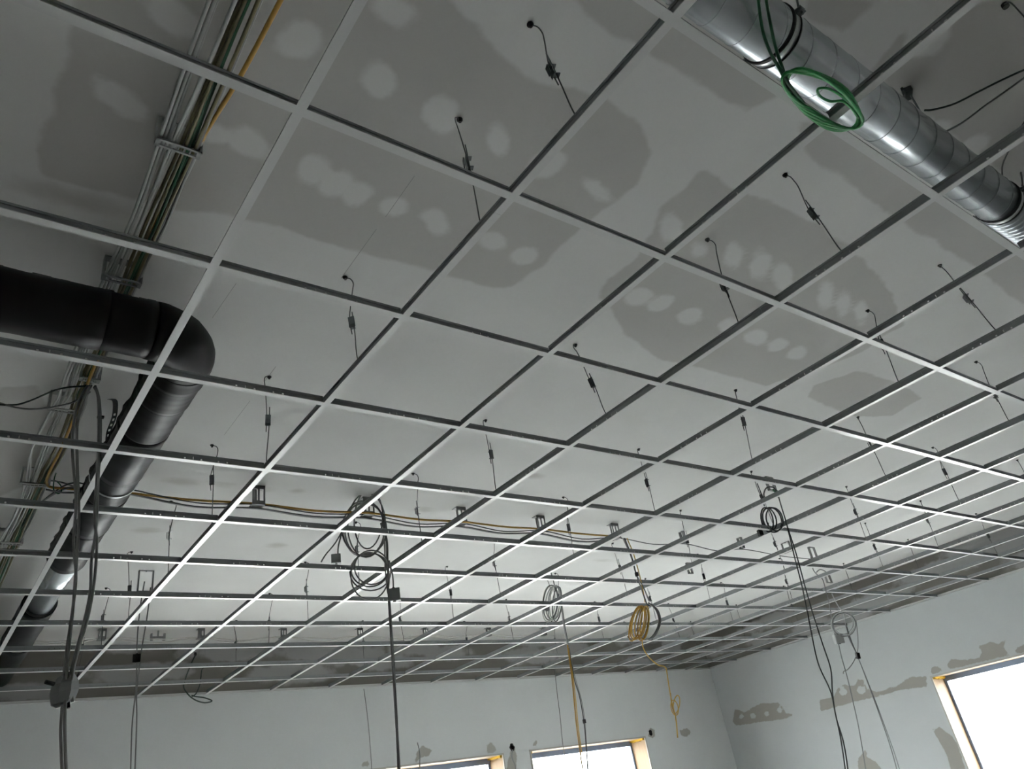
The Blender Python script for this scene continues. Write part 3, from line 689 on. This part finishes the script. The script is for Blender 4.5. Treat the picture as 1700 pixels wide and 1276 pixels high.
# B: pale coil in the middle with long drop
q = onz(905, 948, ZS); o = np.array([q[0], q[1], ZS]); g = hang(o)
t = thing('cable_coil', 'pale narrow cable coil with a yellow and grey drop over the far window', 'cable coil', o)
tail(t, g, o, [(905, 948), (910, 965), (915, 980)], .003, 'cable_grey'); tail(t, g, o, [(914, 948), (919, 965), (922, 982)], .005, 'cable_grey')
for i, (cx, rx) in enumerate(((911, 10), (914, 12), (918, 9), (922, 8), (925, 6), (920, 12))): turn(t, g, o, cx, 1001, rx, 30 - i * .6, .0054, ('cable_white', 'cable_grey', 'cable_light')[i % 3], random.uniform(-.03, .03), .08)
jbox(t, g, o, 907, 1010, .05, .04, .04, -.5)
for dx, m_ in ((0, 'cable_light'), (2, 'cable_grey')): tail(t, g, o, [(928 + dx, 975), (931 + dx, 1005), (937 + dx, 1045), (943 + dx, 1075)], .0048, m_)
tail(t, g, o, [(942, 1070), (949, 1120), (953, 1160), (958, 1210), (967, 1276), (972, 1320)], .0058, 'cable_ochre'); tail(t, g, o, [(944, 1070), (951, 1120), (956, 1165), (961, 1215), (970, 1276), (975, 1320)], .004, 'cable_yellow')
tail(t, g, o, [(944, 1070), (953, 1125), (962, 1155), (969, 1195), (973, 1235), (978, 1320)], .0042, 'cable_dark'); tail(t, g, o, [(944, 1072), (955, 1125), (965, 1160), (971, 1197), (974, 1240), (980, 1320)], .003, 'cable_grey')
jbox(t, g, o, 970, 1197, .025, .03, .02, -.5, 0, 'cable_joint', 'black_rubber')
# C: yellow coil
o = np.array([3.84, 2.93, 3.28]); g = hang(o)
t = thing('cable_coil', 'yellow cable coil with a grey loop hanging below the right end of the yellow cable', 'cable coil', o)
for pp, m_, r in (([(1034, 893), (1046, 920), (1054, 946), (1064, 975), (1072, 1000)], 'cable_light', .0045), ([(1037, 893), (1049, 925), (1057, 955), (1066, 980), (1074, 1003)], 'cable_dark', .0045), ([(1041, 893), (1052, 920), (1060, 948), (1066, 972), (1071, 1000)], 'cable_yellow', .004), ([(1036, 893), (1048, 922), (1056, 952), (1067, 972), (1078, 998)], 'cable_grey', .005)): tail(t, g, o, pp, r, m_)
for i, (cx, rx, til) in enumerate(((1055, 8, .25), (1060, 10, .2), (1064, 10, .16), (1068, 9, .12), (1071, 7, .1), (1061, 13, .2), (1058, 12, .25))): turn(t, g, o, cx, 1034, rx, 29 - (i % 3), .0046, 'cable_yellow' if i % 3 else 'cable_ochre', random.uniform(-.03, .03), til)
for i in range(2): turn(t, g, o, 1064 + 3 * i, 1034, 9, 27, .0042, 'cable_light', 0, .2)
for dx in (0, 2.5): tail(t, g, o, [(1076, 1000), (1089 + dx, 1012), (1094 + dx, 1030), (1090 + dx, 1045), (1082 + dx, 1057), (1074, 1061)], .006, 'cable_grey')
tail(t, g, o, [(1066, 1060), (1068, 1075), (1077, 1090), (1092, 1103), (1103, 1106), (1107, 1112)], .0042, 'cable_yellow')
jbox(t, g, o, 1057, 953, .022, .03, .02, -.5, 0, 'cable_joint', 'black_rubber')
# its end hangs on, knotted, in front of the far corner
tail(t, g, o, [(1106, 1108), (1110, 1135), (1114, 1158), (1119, 1180), (1121, 1187)], .0042, 'cable_yellow')
tail(t, g, o, [(1113, 1150), (1116, 1172), (1121, 1186)], .0042, 'cable_ochre')
turn(t, g, o, 1124, 1170, 5, 15, .0036, 'cable_yellow', 0, .15); turn(t, g, o, 1121, 1174, 5, 12, .0036, 'cable_yellow', 0, -.2)
tail(t, g, o, [(1121, 1186), (1123, 1200), (1125, 1224)], .0048, 'cable_yellow')
# D: black coil and the two long dark cables
q = onz(1276, 792, ZS - .1); o = np.array(q); g = hang(o)
t = thing('cable_coil', 'small black cable coil with two long dark cables hanging to the lower right', 'cable coil', o)
tail(t, g, o, [(1271, 832), (1268, 820), (1272, 810), (1281, 808), (1287, 812), (1292, 826)], .005, 'cable_dark'); tail(t, g, o, [(1283, 812), (1287, 816), (1291, 814)], .006, 'cable_green'); tail(t, g, o, [(1257, 802), (1264, 820), (1269, 840)], .0035, 'cable_dark')
for i, (cx, rx, til) in enumerate(((1275, 9, -.2), (1279, 12, -.3), (1283, 14, -.35), (1285, 14, -.3))): turn(t, g, o, cx, 862, rx, 20, .005, 'cable_dark', random.uniform(-.03, .03), til)
tail(t, g, o, [(1290, 815), (1297, 840), (1306, 870), (1318, 920), (1332, 975), (1345, 1040), (1358, 1100), (1378, 1145), (1386, 1180), (1398, 1240), (1410, 1330)], .0042, 'cable_dark')
tail(t, g, o, [(1306, 870), (1322, 920), (1337, 975), (1350, 1020), (1366, 1070), (1379, 1110), (1382, 1150), (1388, 1190), (1402, 1240), (1414, 1330)], .0042, 'cable_dark')
jbox(t, g, o, 1262, 884, .03, .04, .025, -.4, 0, 'cable_joint', 'black_rubber')
# E: ring coil near the right wall
q = onz(1346, 912, ZS - .1); o = np.array(q); g = hang(o)
t = thing('cable_coil', 'ring-shaped grey cable coil hanging before the right wall', 'cable coil', o)
tail(t, g, o, [(1346, 925), (1350, 945), (1358, 955), (1366, 962), (1372, 985)], .0045, 'cable_grey'); tail(t, g, o, [(1355, 950), (1362, 945), (1372, 950), (1378, 962)], .005, 'cable_grey')
tail(t, g, o, [(1381, 985), (1390, 1003), (1401, 1020), (1404, 1040)], .005, 'cable_light'); tail(t, g, o, [(1373, 985), (1378, 1010), (1383, 1040), (1389, 1062)], .0042, 'cable_grey')
for i in range(5): turn(t, g, o, 1400 + random.uniform(-1, 1), 1036 + random.uniform(-1, 1), 20 - .5 * i, 20.5 - .5 * i, .0052, 'cable_grey' if i % 2 else 'cable_light', random.uniform(-.03, .03))
jbox(t, g, o, 1392, 1060, .08, .08, .05, -.6, .2, m_='bracket_light')
tail(t, g, o, [(1392, 1068), (1397, 1090), (1406, 1122), (1415, 1160), (1426, 1210), (1437, 1276), (1446, 1330)], .0045, 'cable_grey')
tail(t, g, o, [(1404, 1035), (1412, 1060), (1422, 1085), (1430, 1105), (1445, 1145), (1465, 1200), (1480, 1245), (1495, 1300)], .0048, 'cable_grey'); tail(t, g, o, [(1404, 1035), (1410, 1060), (1424, 1090), (1447, 1147), (1467, 1200), (1485, 1250), (1500, 1300)], .0035, 'cable_grey')
tail(t, g, o, [(1421, 1030), (1424, 1055), (1424, 1078), (1418, 1096), (1408, 1110), (1401, 1114), (1400, 1118)], .004, 'cable_grey')
jbox(t, g, o, 1424, 1088, .03, .05, .03, -.6, .3, 'cable_joint', 'black_rubber')
# F: cables hanging at the left with the box
o = np.array([-.085, 1.93, 3.315]); g = hang(o)
t = thing('hanging_cables', 'bundle of grey cables with a hooded box hanging down at the left edge', 'cable', o)
R_ = .0052
tail(t, g, o, [(146, 640), (136, 655), (124, 690), (120, 745), (126, 830), (122, 900), (126, 960), (118, 1030), (108, 1100), (103, 1180), (101, 1225), (106, 1330)], R_, 'cable_grey', off=-.02); tail(t, g, o, [(152, 640), (140, 660), (129, 700), (128, 760), (131, 850), (129, 900), (122, 1000), (112, 1100), (108, 1180), (108, 1230), (112, 1330)], R_, 'cable_grey', off=-.03)
tail(t, g, o, [(158, 640), (165, 665), (167, 720), (163, 800), (160, 870), (152, 930), (150, 980), (140, 1030), (124, 1090), (118, 1120), (121, 1165)], R_, 'cable_grey', off=-.02); tail(t, g, o, [(156, 642), (163, 660), (164, 720), (161, 790), (157, 860), (161, 900), (157, 960), (147, 1020), (128, 1085), (120, 1120), (114, 1160)], R_, 'cable_grey', off=-.03)
tail(t, g, o, [(153, 640), (100, 645), (50, 665), (20, 672), (-40, 668)], .0036, 'wire_green', off=-.01); tail(t, g, o, [(150, 650), (120, 668), (70, 678), (25, 676), (-40, 655)], .0036, 'cable_grey', off=-.01)
tail(t, g, o, [(143, 640), (134, 660), (128, 690)], .009, 'cable_olive')
c = np.array(g(107, 1143)) - o                      # the hood: a tapered eight-sided housing
hood = MB(); prof = [(-.055, .018), (-.045, .034), (-.012, .043), (.016, .040), (.040, .026), (.048, .014)]
vs = []; 
for z_, r_ in prof:
    for k in range(8): vs.append(c + np.array([r_ * 1.05 * math.cos(k * .785 + .3), r_ * 1.05 * math.sin(k * .785 + .3), z_ + .006 * math.cos(k * .785)]))
hood.add(vs, [(i * 8 + k, i * 8 + (k + 1) % 8, (i + 1) * 8 + (k + 1) % 8, (i + 1) * 8 + k) for i in range(5) for k in range(8)] + [tuple(range(7, -1, -1)), tuple(40 + k for k in range(8))])
hb = obj('hooded_box', hood, 'box_plastic', t)
obj('cable_gland', MB().tube([c + np.array([-.035, -.02, .012]), c + np.array([-.062, -.03, .018])], .007, 8).tube([c + np.array([.012, -.02, -.045]), c + np.array([.016, -.024, -.066])], .006, 8), 'black_rubber', hb)
obj('cable_clip', MB().obox(np.array(g(167, 692)) - o, (.012, 0, 0), (0, .006, 0), (0, 0, .005)), 'black_rubber', t)
# thin green and grey leads at the left bundle
q = np.array([-.06, 3.02, 3.31]); g = hang(q)
t = thing('cable_lead', 'thin green and grey leads looping from the left bundle to the black duct', 'cable', q)
tail(t, g, q, [(78, 798), (92, 798), (101, 806), (102, 815), (96, 819), (89, 812), (90, 795), (93, 785)], .003, 'cable_green'); tail(t, g, q, [(78, 797), (100, 800), (125, 808), (150, 816)], .004, 'cable_grey'); tail(t, g, q, [(76, 812), (100, 817), (125, 818), (150, 822)], .005, 'cable_grey')
# G: two thin leads from the open rectangular bracket
q = onz(243, 965, ZS - .13); o = np.array(q); g = hang(o)
t = thing('hanging_cables', 'two thin grey cables dropping from the open rectangular bracket', 'cable', o)
tail(t, g, o, [(240, 965), (234, 1000), (229, 1045), (227, 1090), (226, 1140), (219, 1210), (216, 1330)], .0042, 'cable_grey'); tail(t, g, o, [(250, 975), (244, 1025), (238, 1060), (232, 1100), (227, 1150), (227, 1200), (222, 1330)], .0042, 'cable_grey')
jbox(t, g, o, 227, 1092, .045, .05, .03, -.3, .2, 'cable_joint', 'black_rubber')
# thin leads against the far wall
for pxs, r, lab in (([(604, 1143), (609, 1180), (614, 1230), (620, 1320)], .0045, 'single thin cable hanging against the far wall left of the windows'), ([(921, 1110), (925, 1150), (930, 1190), (935, 1240), (944, 1280), (950, 1320)], .0045, 'thin cable hanging in front of the far window left of the yellow drop'),
                ([(693, 1232), (697, 1250), (697, 1276), (699, 1320)], .005, 'short cable stub hanging over the left far window'), ([(851, 1244), (850, 1258), (856, 1275), (857, 1320)], .006, 'grey cable stub coming out of the hole between the far windows')):
    cable('hanging_cable', [ony(*p, YF - .06) for p in pxs], r, 'cable_grey', lab)
o = np.array(ony(324, 1087, YF - .09)); g = lambda px, py, off=0: ony(px, py, YF - .09 + off)
t = thing('cable_loop', 'dark green cable loop dangling from the far wall at the left', 'cable', o)
tail(t, g, o, [(325, 1086), (319, 1098), (308, 1125), (305, 1140), (313, 1153), (325, 1162), (340, 1166), (352, 1163), (340, 1158), (326, 1156), (318, 1154)], .006, 'wire_green'); tail(t, g, o, [(339, 1108), (335, 1112), (332, 1135), (326, 1150), (319, 1156)], .005, 'wire_green')
obj('wall_plug', MB().obox((0, 0, .01), (.012, .01, 0), (0, .012, 0), (0, 0, .012)), 'black_rubber', t)
# green coil below the spiral duct
zc = 2.915
o = np.array(onz(1298, 128, zc)); g = lambda px, py, off=0: onz(px, py, zc + off)
t = thing('cable_coil', 'bright green cable coil hanging under the spiral duct', 'cable coil', o)
for pp in ([(1255, -60, .22), (1259, 0, .21), (1266, 50, .17), (1278, 85, .10), (1292, 110, .02), (1305, 135, 0), (1325, 160, 0)], [(1264, -60, .22), (1272, 0, .21), (1280, 45, .17), (1288, 80, .10), (1298, 110, .03), (1310, 140, 0), (1335, 172, 0)]):
    tail(t, g, o, pp, .0042, 'cable_green')
for i in range(6):
    pts = []
    for k in range(30):
        a = 2 * math.pi * k / 30; u, v = (77 - i * 1.6) * math.cos(a), (28 + i * 1.6 + 3 * math.sin(3 * a + i)) * math.sin(a); tl = .60 + .02 * (i - 2)
        pts.append(g(1366 + u * math.cos(tl) - v * math.sin(tl), 165 + u * math.sin(tl) + v * math.cos(tl), .006 * math.sin(2 * a + i) + .003 * i))
    obj('cable_turn', MB().tube(rel(pts, o), .0043, 7, closed=True), 'cable_bright_green', t, True)
tail(t, g, o, [(1425, 195), (1412, 178), (1398, 168), (1378, 168), (1362, 160), (1357, 150), (1363, 146), (1378, 148), (1398, 160), (1418, 178), (1430, 195)], .0035, 'cable_bright_green')
# dark wires right of the duct
cable('dark_green_wire', [onz(*p, 3.36) for p in ((1535, 183), (1550, 182), (1585, 172), (1625, 152), (1665, 132), (1720, 108), (1800, 80))] + [onz(1930, 20, 3.397)], .0034, 'wire_green', 'dark green wire sagging from behind the spiral duct to the right edge')
cable('grey_wire', [onz(*p, 3.35) for p in ((1560, 222), (1575, 216), (1600, 202), (1640, 172), (1680, 144), (1730, 108), (1800, 60))] + [onz(1930, -30, 3.397)], .0036, 'cable_grey', 'grey wire below the dark green one right of the spiral duct')
cable('grey_wire', [onz(*p, 3.36) for p in ((1664, 292), (1664, 275), (1672, 255), (1690, 220), (1715, 180))] + [onz(1730, 160, 3.398)], .003, 'cable_dark', 'short dark wire rising behind the spiral duct near the right edge')
q = onz(1505, 152, ZS)
cl = thing('anchor_clip', 'dark wall anchor clip on the ceiling behind the spiral duct', 'bracket', (q[0], q[1], ZS))
obj('clip_body', MB().obox((0, 0, -.01), (.02, .012, 0), (-.006, .010, 0), (0, 0, .010)).obox((-.025, .004, -.008), (.012, .004, 0), (0, .004, 0), (0, 0, .006)), 'clip_steel', cl)
obj('wire_tail', MB().tube(cmr(rel([onz(1512, 158, 3.38), onz(1520, 172, 3.36), onz(1527, 184, 3.35)], (q[0], q[1], ZS)), 5), .003, 6), 'clip_steel', cl)
q = onz(1667, 7, ZS)
cl = thing('anchor_clip', 'black anchor with a short wire on the ceiling in the top right corner', 'bracket', (q[0], q[1], ZS))
obj('clip_body', MB().tube([(0, 0, 0), (0, 0, -.014)], .010, 10), 'black_rubber', cl)
obj('wire_tail', MB().tube(cmr(rel([onz(1667, 7, 3.385), onz(1677, 4, 3.37), onz(1695, 22, 3.33), onz(1720, 50, 3.25)], (q[0], q[1], ZS)), 5), .0021, 6), 'wire_steel', cl)
